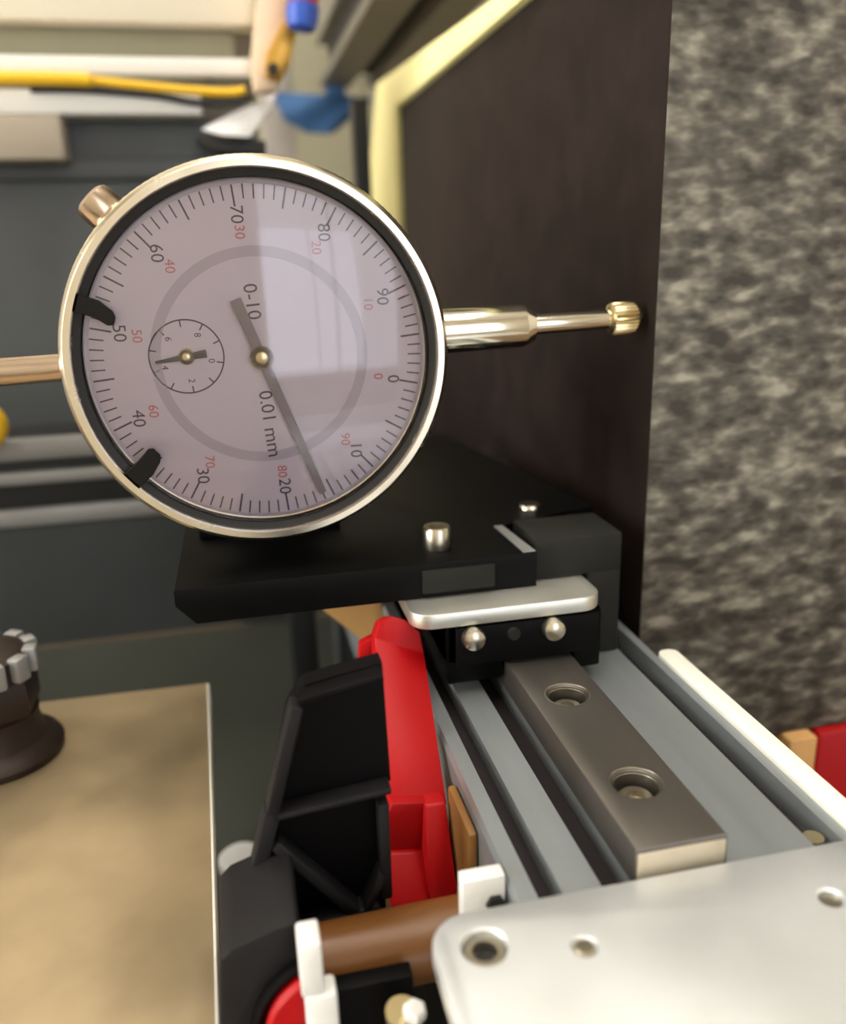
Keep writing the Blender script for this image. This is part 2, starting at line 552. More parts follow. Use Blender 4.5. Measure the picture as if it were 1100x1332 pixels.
# carriage on the rail
t = thing('rail_carriage', 'black bearing carriage sitting on the rail under the aluminium plate', 'carriage', (0.461, 1.4, RZT))
cb = bmesh.new()
add_box(cb, 0.30, 0.398, 1.245, 1.75, -0.70, -0.59, bev=0.006)
add_box(cb, 0.524, 0.574, 1.245, 1.75, -0.70, -0.59, bev=0.006)
add_box(cb, 0.30, 0.574, 1.245, 1.75, -0.664, -0.59, bev=0.006)
obj('block', cb, M['black'], t)
obj('end_cap', box(0.315, 0.565, 1.233, 1.245, -0.662, -0.593, bev=0.003), M['clamp'], t)
for x, z in ((0.342, -0.611), (0.480, -0.611)):
    sc = lathe([(0, -0.020), (0.010, -0.020), (0.0175, -0.015), (0.0195, -0.008), (0.0195, 0.004), (0, 0.004)], (x, 1.233, z), (0, 1, 0), 24)
    obj('screw', sc, M['steel'], t, label='round headed steel screw on the end cap')
obj('grease_nipple', lathe([(0, -0.008), (0.010, -0.008), (0.012, 0.003), (0, 0.003)], (0.412, 1.233, -0.612), (0, 1, 0), 16), M['housing'], t)

# aluminium spacer plate on the carriage
ap = rounded_rect(0.243, 0.572, 1.232, 1.78, 0.036, -0.5895)
t = thing('spacer_plate', 'light aluminium plate with rounded corners under the black plate', 'plate', (0.4, 1.4, -0.5895))
obj('plate', prism(ap, (0, 0, 0.026), bev=0.003), M['alu'], t)

# black mounting plate
t = thing('mounting_plate', 'matte black mounting plate below the dial indicator', 'plate', (0.2, 1.7, -0.563))
BP = [(-0.123, 1.30), (0.476, 1.30), (0.463, 1.46), (0.672, 1.52), (0.56, 2.30), (-0.11, 2.30)]
bp = bmesh.new()
a = [bm_v for bm_v in [bp.verts.new((x, y, -0.50)) for x, y in BP]]
BQ = [(-0.094, 1.303), (0.476, 1.303), (0.463, 1.46), (0.672, 1.52), (0.56, 2.30), (-0.085, 2.30)]
mid = [bp.verts.new((x, y, -0.528)) for x, y in BP]
low = [bp.verts.new((x, y, -0.5625)) for x, y in BQ]
bp.faces.new(a)
bp.faces.new(low)
for A, B in ((a, mid), (mid, low)):
    for i in range(6):
        j = (i + 1) % 6
        bp.faces.new((A[i], A[j], B[j], B[i]))
bmesh.ops.bevel(bp, geom=[e for e in bp.edges if all(v.co.z > -0.51 for v in e.verts)], offset=0.004, segments=2, profile=0.5, affect='EDGES')
obj('plate', bp, M['black'], t)
obj('edge_strip', prism([(0.446, 1.452, -0.4995), (0.462, 1.452, -0.4995), (0.474, 1.303, -0.4995), (0.452, 1.303, -0.4995)], (0, 0, 0.002)), M['edge'], t, label='bare grey strip on the plate end')  # paler grey along the bevelled end of the black plate
obj('inset', box(0.275, 0.40, 1.2955, 1.304, -0.553, -0.512, bev=0.002), M['housing'], t, label='dark grey inset in the front edge')
sk = lathe([(0, 0), (0.0235, 0), (0.0245, 0.004), (0.0245, 0.036), (0.022, 0.040), (0.013, 0.040), (0.012, 0.024), (0, 0.024)], (0.318, 1.372, -0.5), (0, 0, 1), 32)
tag(obj('socket_screw', sk, M['steel'], base=(0.318, 1.372, -0.5)), 'steel socket head screw standing on the black plate beneath the dial', 'screw')
sk = lathe([(0, 0), (0.021, 0), (0.021, 0.010), (0.019, 0.013), (0, 0.013)], (0.545, 1.535, -0.5), (0, 0, 1), 32)
tag(obj('flat_screw', sk, M['chrome'], base=(0.545, 1.535, -0.5)), 'shiny flat screw head near the right corner of the black plate', 'screw')

# dark housing to the right of the carriage
hb = bmesh.new()
add_box(hb, 0.628, 0.706, 1.47, 2.2, ZT, -0.5635, bev=0.008)
tag(obj('bearing_housing', hb, M['housing'], base=(0.66, 1.8, ZT)), 'dark grey housing beside the carriage next to the granite', 'housing')
sb = bmesh.new()
add_box(sb, 0.482, 0.645, 1.325, 1.452, -0.562, -0.489, bev=0.005)
add_box(sb, 0.580, 0.645, 1.326, 1.452, ZT, -0.53, bev=0.005)
tag(obj('stop_block', sb, M['housing'], base=(0.6, 1.39, ZT)),
    'dark grey stop block at the right end of the black plate', 'block')

# front plate
t = thing('front_plate', 'silvery aluminium end plate with rounded corner and screw holes', 'plate', (0.5, 0.5, -0.72))
fpb = plate_holes(0.148, 1.25, 0.30, 0.747, -0.7195, -0.70, [(0.202, 0.695, 0.024, None), (0.303, 0.669, 0.0125, None), (0.593, 0.667, 0.013, None)], corner=0.046, chamfer=0.003)
obj('plate', fpb, M['alu_plate'], t, sharp=25)
obj('screw', lathe([(0, -0.02), (0.0235, -0.02), (0.0235, -0.010), (0.021, -0.007), (0.0135, -0.007), (0.0125, -0.0185), (0, -0.0185)], (0.202, 0.695, -0.70), (0, 0, 1), 32), M['steel'], t, label='socket screw in the corner hole')
obj('socket', lathe([(0, 0), (0.0122, 0), (0.0122, 0.002), (0, 0.002)], (0.202, 0.695, -0.7183), (0, 0, 1), 6), M['dark_hole'], t)  # dark disc put in as the shade inside the screw socket
obj('pin', lathe([(0, -0.02), (0.012, -0.02), (0.012, -0.003), (0.009, 0.0), (0, 0.0)], (0.303, 0.669, -0.70), (0, 0, 1), 24), M['steel'], t, label='small steel pin flush in the plate')
obj('pin', lathe([(0, -0.02), (0.012, -0.02), (0.012, -0.006), (0, -0.006)], (0.593, 0.667, -0.70), (0, 0, 1), 24), M['steel'], t)

# ------------------------------------------------------------------ dial indicator
D = thing('dial_indicator', 'round silver dial indicator with white face above the black plate', 'dial indicator', (0.044, 1.33, -0.155))
D.rotation_euler = (0, -math.radians(1.4), 0)
YA = (0, 1, 0)
rings = [(0.2715, 0.030), (0.2715, 0.006), (0.2745, 0.0), (0.284, 0.0), (0.289, 0.005), (0.2915, 0.012), (0.2925, 0.014), (0.2925, 0.050), (0.290, 0.054), (0.285, 0.062), (0.280, 0.08), (0.2715, 0.08)]
obj('bezel', lathe(rings, (0, 0, 0), YA, 300, knurl={6, 7}, ramp=0.0035, closed=True), M['bezel'], D, local=True, sharp=28)
obj('gasket', lathe([(0.2715, 0.010), (0.2715, 0.034), (0.2615, 0.034), (0.2615, 0.014)], (0, 0, 0), YA, 128, closed=True), M['gasket'], D, local=True, label='black ring inside the bezel')
obj('crystal', lathe([(0, 0.008), (0.250, 0.008), (0.2585, 0.0115), (0.2612, 0.017), (0.2612, 0.020), (0.250, 0.0125), (0, 0.0125)], (0, 0, 0), YA, 128), M['crystal'], D, local=True, label='clear crystal over the dial face')
obj('dial_rim', lathe([(0.2612, 0.022), (0.2612, 0.036), (0.2535, 0.036), (0.2575, 0.022)], (0, 0, 0), YA, 128, closed=True), M['rim'], D, local=True, label='white rim around the dial face')
face = obj('dial_face', lathe([(0, 0.036), (0.262, 0.036), (0.262, 0.042), (0, 0.042)], (0, 0, 0), YA, 128), M['face'], D, local=True, label='white dial face with ring of tick marks')
FY = 0.0358


def flat(name, polys, m, parent, y=FY, th=0.0004):
    bm = bmesh.new()
    for p in polys:
        add_prism(bm, [(x, y, z) for x, z in p], (0, -th, 0))
    return obj(name, bm, m, parent, local=True)


def pol(r, deg):
    return (r * math.cos(math.radians(deg)), r * math.sin(math.radians(deg)))


def annulus(name, r0, r1, cx, cz, m, parent, n=72, y=FY):
    return obj(name, lathe([(r1, y - 0.0004), (r1, y), (r0, y), (r0, y - 0.0004)], (cx, 0, cz), YA, n, closed=True), m, parent, local=True)


polys = []
ZERO = -14.0
for k in range(100):
    a = ZERO + k * 3.6
    w = 0.0011 if k % 5 else 0.0014
    r0 = 0.232 if k % 5 else 0.222
    r1 = 0.2525
    c, s = math.cos(math.radians(a)), math.sin(math.radians(a))
    polys.append([(r0 * c - w * s, r0 * s + w * c), (r1 * c - w * s, r1 * s + w * c), (r1 * c + w * s, r1 * s - w * c), (r0 * c + w * s, r0 * s - w * c)])
tag(flat('tick_marks', polys, M['ink'], face), kind='stuff')
annulus('printed_ring', 0.150, 0.166, 0, 0, M['ring'], face, 96)


def words(s, size, x, z, deg, m, name):
    me = text_mesh(s, size)
    # lettering lies in XY: stand it up facing the viewer and turn it in the plane of the face
    me.transform(Matrix.Translation((x, FY - 0.0003, z)) @ Matrix.Rotation(-math.radians(deg), 4, 'Y') @ Matrix.Rotation(PI / 2, 4, 'X'))
    me.materials.clear()
    me.materials.append(m)
    me.name = name
    o = bpy.data.objects.new(name, me)
    COL.objects.link(o)
    o.parent = face
    return o


TXT = -92
for k in range(10):
    a = ZERO - 36 * k
    x, z = pol(0.211, a)
    words(str(k * 10), 0.027, x, z, TXT, M['ink'], 'numeral')
    x, z = pol(0.186, a)
    words(str((100 - k * 10) % 100), 0.021, x, z, TXT, M['red_ink'], 'numeral')
words('0-10', 0.030, -0.006, 0.084, -87, M['ink'], 'lettering')
words('0.01', 0.030, 0.000, -0.078, -87, M['ink'], 'lettering')
words('mm', 0.032, 0.003, -0.136, -87, M['ink'], 'lettering')
# small counter dial
cx, cz, cr = -0.112, 0.009, 0.0565
sub = annulus('counter_ring', cr - 0.0022, cr, cx, cz, M['ink'], face, 64)
polys = []
for k in range(10):
    a = math.radians(36 * k + ZERO)
    c, s = math.cos(a), math.sin(a)
    r0, r1, w = 0.045, 0.055, 0.001
    polys.append([(cx + r0 * c - w * s, cz + r0 * s + w * c), (cx + r1 * c - w * s, cz + r1 * s + w * c), (cx + r1 * c + w * s, cz + r1 * s - w * c), (cx + r0 * c + w * s, cz + r0 * s - w * c)])
tag(flat('counter_ticks', polys, M['ink'], face), kind='stuff')
for k in range(0, 10, 2):
    x, z = pol(0.037, ZERO - 36 * k)
    words(str(k), 0.014, cx + x, cz + z, TXT, M['ink'], 'numeral')


def hand(name, x, z, deg, tail, tip, w0, w1, m, y, th=0.003):
    c, s = math.cos(math.radians(deg)), math.sin(math.radians(deg))
    q = [(-tail, w0), (tip, w1), (tip, -w1), (-tail, -w0)]
    bm = prism([(x + u * c - v * s, y, z + u * s + v * c) for u, v in q], (0, th, 0), bev=0.0006, seg=1)
    return obj(name, bm, m, D, local=True)


hand('counter_hand', cx, cz, 186, 0.030, 0.047, 0.006, 0.002, M['ink'], 0.029)
obj('counter_hub', lathe([(0, 0.022), (0.006, 0.0225), (0.011, 0.026), (0.013, 0.036), (0, 0.036)], (cx, 0, cz), YA, 24), M['brass'], D, local=True, label='small brass hub of the counter hand')
hand('pointer', 0, 0, -71.5, 0.094, 0.238, 0.0085, 0.0058, M['hand'], 0.024)
obj('hub', lathe([(0, 0.013), (0.008, 0.0135), (0.014, 0.0165), (0.018, 0.021), (0.0185, 0.026), (0.012, 0.036), (0, 0.036)], (0, 0, 0), YA, 32), M['brass'], D, local=True, label='brass hub of the pointer')
# tolerance markers
for deg, r0, w, tw in ((158.5, 0.216, 0.013, 14), (-142.0, 0.214, 0.0155, -8)):
    c, s = math.cos(math.radians(deg)), math.sin(math.radians(deg))
    tt = math.tan(math.radians(tw))
    q = [(0.2712, -w), (0.2712, w), (0.243, w * 0.95), (r0 + 0.008, w * 0.8 + tt * 0.03), (r0, w * 0.4 + tt * 0.04), (r0, -w * 0.5 + tt * 0.04), (r0 + 0.006, -w * 0.9 + tt * 0.03), (0.243, -w)]
    bm = prism([(u * c - v * s, 0.001, u * s + v * c) for u, v in q], (0, 0.0065, 0), bev=0.001, seg=1)
    obj('tolerance_marker', bm, M['clip'], D, local=True, label='black tab at the edge of the face')
# bezel clamp knob
kd = math.radians(132)
kax = (math.cos(kd), 0, math.sin(kd))
obj('clamp_knob', lathe([(0, 0.27), (0.020, 0.27), (0.020, 0.292), (0.028, 0.294), (0.030, 0.298), (0.030, 0.316), (0.028, 0.325), (0.020, 0.330), (0, 0.331)], (0, 0.062, 0), kax, 48, knurl={4, 5}, ramp=0.0018), M['knob'], D, local=True, label='round nickel clamp knob on the rim')
# case, stem, spindle, contact, dust rod
obj('case', lathe([(0.272, 0.079), (0.272, 0.17), (0.262, 0.185), (0.10, 0.19)], (0, 0, 0), YA, 96), M['case'], D, local=True, label='dark case behind the bezel')
SZ, SY = 0.012, 0.10
XA = (1, 0, 0)
obj('stem', lathe([(0.034, 0.24), (0.037, 0.28), (0.037, 0.446), (0.035, 0.452), (0.028, 0.466), (0.020, 0.468)], (0, SY, SZ), XA, 48), M['chrome'], D, local=True, label='polished mounting stem')
obj('spindle', lathe([(0.0175, 0.46), (0.0175, 0.612), (0.016, 0.616)], (0, SY, SZ), XA, 36), M['chrome'], D, local=True, label='slim polished measuring spindle')
obj('contact_point', lathe([(0.018, 0.606), (0.026, 0.610), (0.0285, 0.614), (0.0285, 0.650), (0.025, 0.655), (0.014, 0.662), (0.012, 0.668), (0.008, 0.672), (0, 0.6735)], (0, SY, SZ), XA, 56, knurl={2, 3}, ramp=0.003), M['brass'], D, local=True, label='knurled brass coloured contact point')
obj('dust_rod', lathe([(0.0195, -0.80), (0.0215, -0.795), (0.0215, -0.275), (0.024, -0.27), (0.024, -0.25)], (0, SY, SZ - 0.012), XA, 36), M['knob'], D, local=True, label='polished rod leaving the rim to one side')
obj('back_lug', box(-0.02, 0.02, 0.185, 0.235, -0.06, 0.06, bev=0.006), M['case'], D, local=True)
# post that carries it
t = thing('indicator_post', 'black post behind the dial carrying the indicator', 'post', (0.04, 1.6, -0.5))
obj('post', box(-0.05, 0.12, 1.567, 1.64, -0.49, -0.06, bev=0.008), M['black'], t)
obj('foot', box(-0.09, 0.17, 1.535, 1.72, -0.4995, -0.455, bev=0.006), M['black'], t)

# ------------------------------------------------------------------ tan plate and nut at the left
t = thing('tooling_plate', 'large tan machined plate with a pale edge at lower left', 'plate', (-0.5, 1.2, BASE))
tq = [(-0.114, 1.757), (-1.6, 1.80), (-1.6, 0.5), (-0.079, 0.5)]
tp = prism([(x, y, -0.945) for x, y in tq], (0, 0, 0.045), bev=0.005)
for f in tp.faces:
    if f.normal.x > 0.5 or f.normal.x < -0.5:
        f.material_index = 1
bmesh.ops.recalc_face_normals(tp, faces=tp.faces[:])
for f in tp.faces:
    f.material_index = 1 if f.normal.x > 0.3 else 0
obj('plate', tp, [M['tan'], M['ledge']], t)
obj('support', box(-1.5, -0.28, 0.75, 1.6, BASE, -0.945, bev=0.01), M['panel'], t)
t = thing('spindle_nut', 'dark bronze nut with grey knurled collar on the tan plate', 'nut', (-0.50, 1.575, -0.8995))
nc = (-0.505, 1.575, -0.8995)
obj('base', lathe([(0.118, 0), (0.121, 0.014), (0.114, 0.024), (0.092, 0.035), (0.084, 0.07), (0.086, 0.09)], nc, (0, 0, 1), 40), M['nut'], t)
obj('hex_body', lathe([(0.09, 0.09), (0.095, 0.10), (0.095, 0.155), (0.088, 0.165)], nc, (0, 0, 1), 6), M['nut'], t)
for i in range(12):
    a = 2 * PI * i / 12
    c, s = math.cos(a), math.sin(a)
    p = Vector(nc) + Vector((0.088 * c, 0.088 * s, 0.19))
    kb = box(-0.013, 0.013, -0.016, 0.016, -0.024, 0.024, bev=0.006)
    bmesh.ops.rotate(kb, verts=kb.verts[:], cent=(0, 0, 0), matrix=Matrix.Rotation(a, 3, 'Z'))
    bmesh.ops.translate(kb, verts=kb.verts[:], vec=p)
    obj('grip_lug', kb, M['knurl'], t)
obj('collar', lathe([(0.085, 0.163), (0.085, 0.205), (0.07, 0.215), (0.03, 0.22)], nc, (0, 0, 1), 36), M['nut'], t)

# ------------------------------------------------------------------ red and black clamp
t = thing('bar_clamp', 'black ribbed plastic clamp with a red lever in front of the rail', 'clamp', (0.03, 0.93, BASE))
KY = 0.95


def K(px, py, y=KY):
    return at(px, py, y)


out = [K(388, 900), (K(398, 890)), K(497, 862), K(508, 1015), K(492, 1022), K(503, 1195), K(430, 1225), K(300, 1262), K(352, 1035), K(374, 925)]
obj('web', prism(out, (0, 0.03, 0)), M['clamp'], t, label='black web of the clamp body')


def rib(p, q, w, d=0.03, y=KY, m='clamp_rib', name='rib'):
    a, b = K(*p, y), K(*q, y)
    dv = (b - a).normalized()
    n = Vector((-dv.z, 0, dv.x)) * w / 2
    obj(name, prism([a + n, b + n, b - n, a - n], (0, -d, 0), bev=0.003), M[m], t)


rib((384, 905), (352, 1045), 0.016)
rib((353, 1040), (306, 1240), 0.020)
rib((386, 900), (494, 868), 0.010, m='clamp')
rib((352, 1048), (504, 1012), 0.009)
rib((356, 1082), (462, 1172), 0.015)
rib((494, 1030), (499, 1150), 0.014)
rib((494, 1118), (468, 1178), 0.012)
rib((372, 1200), (490, 1162), 0.014)
hp = [K(285, 1252, .80), K(300, 1236, .80), K(360, 1208, .80), K(386, 1200, .80), K(391, 1208, .80), K(391, 1365, .80), K(285, 1365, .80)]
obj('housing', prism(hp, (0, 0.145, 0), bev=0.007), M['clamp_rib'], t, label='dark grey jaw housing with a round recess')


def left_part(bm, x):
    bmesh.ops.bisect_plane(bm, geom=bm.verts[:] + bm.edges[:] + bm.faces[:], plane_co=(x, 0, 0), plane_no=(1, 0, 0), clear_outer=True)
    bmesh.ops.holes_fill(bm, edges=[e for e in bm.edges if len(e.link_faces) == 1])
    return bm


rc = K(439, 1319, .80)
obj('pad_ring', left_part(lathe([(0.096, 0.008), (0.100, 0.0), (0.100, -0.008), (0.094, -0.012), (0.085, -0.006), (0.085, 0.008)], rc, (0, 1, 0), 64), 0.036), M['clamp'], t, label='black ring around the red pad')
obj('pad', left_part(lathe([(0, -0.022), (0.080, -0.020), (0.0845, -0.014), (0.0845, 0.008), (0, 0.008)], rc, (0, 1, 0), 64), 0.036), M['red'], t, label='round red pad in the housing')
obj('bar', box(-0.05, 0.0, 0.93, 0.97, BASE, -0.9, bev=0.004), M['panel'], t)
# lever: upper blade leans over, foot block below
y0, ym, y1 = 1.275, 1.13, 1.04
lv = bmesh.new()
left = [(487, 830, y0), (500, 945, ym), (512, 1052, y1)]
right = [(552, 850, y0), (567, 950, ym), (582, 1048, y1)]
f0 = [K(494, 808, y0), K(508, 801, y0), K(527, 806, y0), K(546, 822, y0)] + [K(*q) for q in right] + [K(*q) for q in left[::-1]]
A = [lv.verts.new(p) for p in f0]
B = [lv.verts.new(p + Vector((-0.004, 0.03, -0.012))) for p in f0]
n = len(A)
for V in (A, B):
    lv.faces.new([V[0], V[1], V[2], V[3], V[4], V[9]])
    lv.faces.new([V[4], V[5], V[8], V[9]])
    lv.faces.new([V[5], V[6], V[7], V[8]])
for i in range(n):
    j = (i + 1) % n
    lv.faces.new((A[i], A[j], B[j], B[i]))
bmesh.ops.recalc_face_normals(lv, faces=lv.faces[:])
bmesh.ops.bevel(lv, geom=[e for e in lv.edges if e.calc_face_angle(0) > 0.6], offset=0.003, segments=2, profile=0.5, affect='EDGES')
obj('lever', lv, M['red'], t, label='long red lever blade')
ft = bmesh.new()
add_prism(ft, [K(510, 1046, y1 - .005), K(556, 1044, y1 - .005), K(556, 1112, y1 - .005), K(502, 1114, y1 - .005), K(500, 1070, y1 - .005)], (0, 0.05, 0), bev=0.003)
add_prism(ft, [K(501, 1110, y1 - .012), K(558, 1108, y1 - .012), K(562, 1174, y1 - .06), K(508, 1181, y1 - .06)], (0, 0.085, 0), bev=0.004)
add_prism(ft, [K(552, 1048, y1 - .012), K(580, 1044, y1 - .012), K(596, 1160, y1 - .066), K(592, 1170, y1 - .07), K(560, 1176, y1 - .07)], (0, 0.09, 0), bev=0.005)
obj('lever_foot', ft, M['red'], t, label='stepped red foot of the lever')
obj('lever_shoulder', prism([K(468, 838, 1.29), K(492, 826, 1.29), K(504, 866, 1.29), K(466, 868, 1.29)], (0, 0.02, 0), bev=0.004), M['red'], t)
obj('jaw_guard', box(0.034, 0.14, 0.776, 0.80, BASE, at(470, 1293, .765).z, bev=0.003), M['clamp'], t)

# brown tube between two white flanges
t = thing('cross_tube', 'brown tube running sideways between two white metal flanges', 'tube', (0.14, 0.835, BASE))
obj('tube', lathe([(0.042, 0.022), (0.047, 0.027), (0.047, 0.256)], (0, 0.862, -0.846), (1, 0.01, 0.012), 40), M['tube'], t)
obj('flange', box(0.011, 0.036, 0.745, 0.785, -0.775, -0.705, bev=0.004), M['white'], t, label='tall white flange at the near end of the tube')
obj('flange_web', box(0.019, 0.034, 0.745, 0.772, -0.80, -0.77, bev=0.003), M['white'], t)
obj('flange_foot', box(0.014, 0.049, 0.742, 0.774, BASE, -0.773, bev=0.005), M['white'], t)
obj('flange', box(0.206, 0.2590, 0.80, 0.822, -0.81, -0.708, bev=0.003), M['white'], t, label='short white flange against the extrusion')
obj('set_screw', lathe([(0, 0), (0.012, 0), (0.012, 0.006), (0, 0.006)], (0.246, 0.794, -0.745), (0, 1, 0), 6), M['dark_hole'], t, label='black screw in the short flange')
t = thing('stacked_bolt', 'steel bolt with a stack of bright washers under the front plate corner', 'bolt', (0.12, 0.735, BASE))
p0 = at(524, 1328, 0.735)
obj('shank', lathe([(0.010, -0.64), (0.010, 0.0)], p0, (0, 0, 1), 16), M['steel'], t)
for i in range(4):
    obj('washer', lathe([(0.020, 0), (0.020, 0.004)], p0 + Vector((0.0, 0, 0.010 - 0.010 * i)), (0.15, -0.2, 1), 24), M['brass'], t)
obj('nut', lathe([(0.011, 0), (0.013, 0.003), (0.013, 0.014), (0.010, 0.017)], p0 + Vector((0.010, -0.01, 0.014)), (0.15, -0.2, 1), 6), M['white'], t)

# wood pieces beneath and behind
tag(obj('wooden_block', box(0.10, 0.195, 1.12, 1.62, BASE, -0.97, bev=0.006), M['dark_wood'], base=(0.18, 1.4, BASE)), 'brown wooden block standing behind the red lever', 'wood block')
a, b = at(428, 800, 1.66), at(482, 842, 1.66)
k = (-0.563 - a.z) / (b.z - a.z)
wp = [a + (b - a) * k, b, at(497, 842, 1.66), at(497, 790, 1.66)]
wp.append(Vector((wp[3].x, wp[3].y, -0.563)))
tag(obj('wooden_wedge', prism(wp, (0, 0.08, 0), bev=0.003), M['wood'], base=b), 'pale wooden wedge under the black plate behind the red lever top', 'wedge')
tag(obj('flank_board', box(0.248, 0.2605, 0.925, 1.04, BASE, -0.745, bev=0.004), M['dark_wood'], base=(0.24, 1.2, BASE)), 'brown board standing against the left flank of the extrusion', 'board')  # added strip, paints the brown reflected in the extrusion side
p = at(315, 1128, 1.0)
p = p * (BASE / p.z)
sp = lathe([(0.05, 0), (0.055, 0.006), (0.055, 0.03), (0.048, 0.037), (0.02, 0.038)], (p.x, p.y, BASE), (0, 0, 1), 32)
tag(obj('pale_spacer', sp, M['white'], base=(p.x, p.y, BASE)), 'pale round spacer on the dark base between tan plate and clamp', 'spacer')

# ------------------------------------------------------------------ machine back: panels, beam, rails, cables
PY = 3.3
t = thing('rear_panel', 'dark grey steel rear panel of the machine', 'panel', (-0.8, PY, BASE))
pz = at(120, 149, 3.2).z - 0.003
obj('sheet', box(-2.4, 0.14, PY, PY + 0.05, BASE, pz, bev=0.01), M['panel'], t)
obj('lower_sheet', box(0.14, 0.685, PY, PY + 0.05, BASE, -0.25, bev=0.01), M['panel_low'], t)
z1 = at(0, 207, PY).z
obj('ridge', box(-2.4, 0.13, PY - 0.03, PY, z1 - 0.07, z1, bev=0.012), M['panel'], t)
t = thing('cross_rail', 'black horizontal machine rail with three grey lips behind the dial', 'rail', (-0.8, 2.4, BASE))
BY = 2.4


def zr(py, y=BY):
    return at(60, py, y).z


obj('core', box(-2.3, 0.25, BY + 0.03, BY + 0.25, zr(690), zr(572), bev=0.008), M['beam'], t)
for a, b, d in ((571, 598, 0.0), (613, 630, 0.005), (662, 684, 0.0)):
    obj('lip', box(-2.3, 0.24, BY + d, BY + 0.05, zr(b), zr(a), bev=0.008), M['lip'], t)
for x in (-2.28, 0.1):
    obj('leg', box(x, x + 0.08, BY + 0.06, BY + 0.22, BASE, zr(690), bev=0.006), M['beam'], t)
p = at(-8, 570, 2.3)
t = thing('yellow_reel', 'yellow reel beside the black rail at the far left edge', 'reel', (p.x, BY, p.z))
obj('spool', lathe([(0, -0.02), (0.045, -0.015), (0.07, 0.01), (0.07, 0.06), (0.04, 0.08)], (p.x - 0.05, BY - 0.08, p.z + 0.02), (0, 1, 0), 32), M['yellow'], t)
# shelf side: ivory board, khaki panel, white rails
yy = PY - 0.02


def row(name, x0, x1, pa, pb, ya, yb, m, label, cat, bev=0.008, **k):
    z0, z1 = at(120, pb, 3.2).z + 0.0005, at(120, pa, 3.2).z - 0.0005
    o = obj(name, box(x0, x1, ya, yb, z0, z1, bev=bev), m, base=(0.5 * (x0 + x1), ya, z0))
    return tag(o, label, cat)


xr = at(335, 60, 3.2).x
row('khaki_panel', -2.4, at(305, 50, 3.30).x, 26, 72, 3.30, 3.352, M['khaki'], 'dull khaki panel between the ivory board and the white rail', 'panel')
row('ivory_board', -2.4, xr, -90, 26, 3.22, 3.352, M['cream_board'], 'ivory board along the top left of the machine back', 'board')
row('white_rail', -2.4, xr - 0.01, 72, 97, 3.20, 3.352, M['white_rail'], 'upper white rail above the yellow cable', 'rail')
row('white_rail', -2.4, at(262, 135, 3.2).x, 116, 149, 3.20, 3.352, M['white_rail'], 'lower white rail below the yellow cable', 'rail')
row('dark_channel', -2.4, xr - 0.02, 97, 116, 3.29, 3.352, M['khaki'], 'shadowed channel between the two white rails', 'channel', bev=0.002)
ends = thing('upright', 'grey upright that carries the rails at the panel end', 'upright', (0.15, 3.4, BASE))
obj('post', box(-0.05, 0.165, 3.352, 3.5, BT, 1.25, bev=0.01), M['pale_post'], ends)
obj('post', box(-2.3, -2.1, 3.352, 3.5, BT, 1.25, bev=0.01), M['pale_post'], ends)
cy = 3.16
t = thing('yellow_cable', 'yellow cable running along the white rails', 'cable', at(100, 104, cy))
obj('wire', tube([at(-120, 100, cy), at(-40, 101, cy), at(40, 102, cy), at(110, 104, cy), at(180, 111, cy), at(240, 117, cy), at(296, 120, cy), at(318, 117, cy)], 0.014), M['yellow'], t)
obj('sleeve', tube([at(-120, 100, cy), at(-20, 101, cy), at(60, 102, cy), at(118, 104, cy)], 0.021), M['yellow'], t, label='thicker yellow sleeve')
cy = 3.187
tag(obj('black_cable', tube([at(40, 116, cy), at(110, 117, cy), at(200, 124, cy), at(250, 133, cy), at(290, 136, cy), at(318, 131, cy)], 0.011), M['black_cable'], base=at(200, 119, cy)), 'thin dark cable sagging below the yellow one', 'cable')
z0, z1 = at(40, 211, 3.2).z, at(40, 154, 3.2).z
tag(obj('cardboard_box', box(at(-150, 180, 3.2).x, at(86, 180, 3.2).x, 3.12, 3.265, z0, z1, bev=0.008), M['cardboard'], base=(-0.75, 3.2, z0)), 'greyish tan box on the dark panel ridge at far left', 'box')

# birch upright with gold fitting, plug
t = thing('wooden_post', 'pale birch upright with a gold fitting at the end of the rails', 'post', at(352, 120, 3.1))
obj('post', prism([at(338, -40, 3.1), at(378, -40, 3.1), at(372, 60, 3.1), at(360, 118, 3.1), at(330, 118, 3.1), at(326, 80, 3.1)], (0, 0.09, 0), bev=0.012), M['skin_wood'], t)
obj('fitting', prism([at(372, 20, 3.06), at(388, 30, 3.06), at(378, 80, 3.06), at(366, 104, 3.06), at(344, 100, 3.06), at(346, 70, 3.06)], (0, 0.07, 0), bev=0.012), M['gold'], t, label='gold metal fitting on the post')
obj('fitting_screw', lathe([(0, -0.01), (0.018, -0.008), (0.02, 0.02), (0, 0.02)], at(355, 90, 3.05), (0, 1, 0), 20), M['nut'], t)
t = thing('cable_plug', 'blue plug with a red cap above the gold fitting', 'plug', at(392, 25, 3.0))
obj('plug', lathe([(0.03, -0.01), (0.045, 0.0), (0.05, 0.025), (0.05, 0.06), (0.042, 0.068)], at(392, 36, 3.0), (0.15, 0, 1), 28), M['blue_plug'], t)
obj('cap', lathe([(0.044, 0.068), (0.046, 0.072), (0.046, 0.16), (0.035, 0.17)], at(392, 36, 3.0), (0.15, 0, 1), 28), M['red_plug'], t)
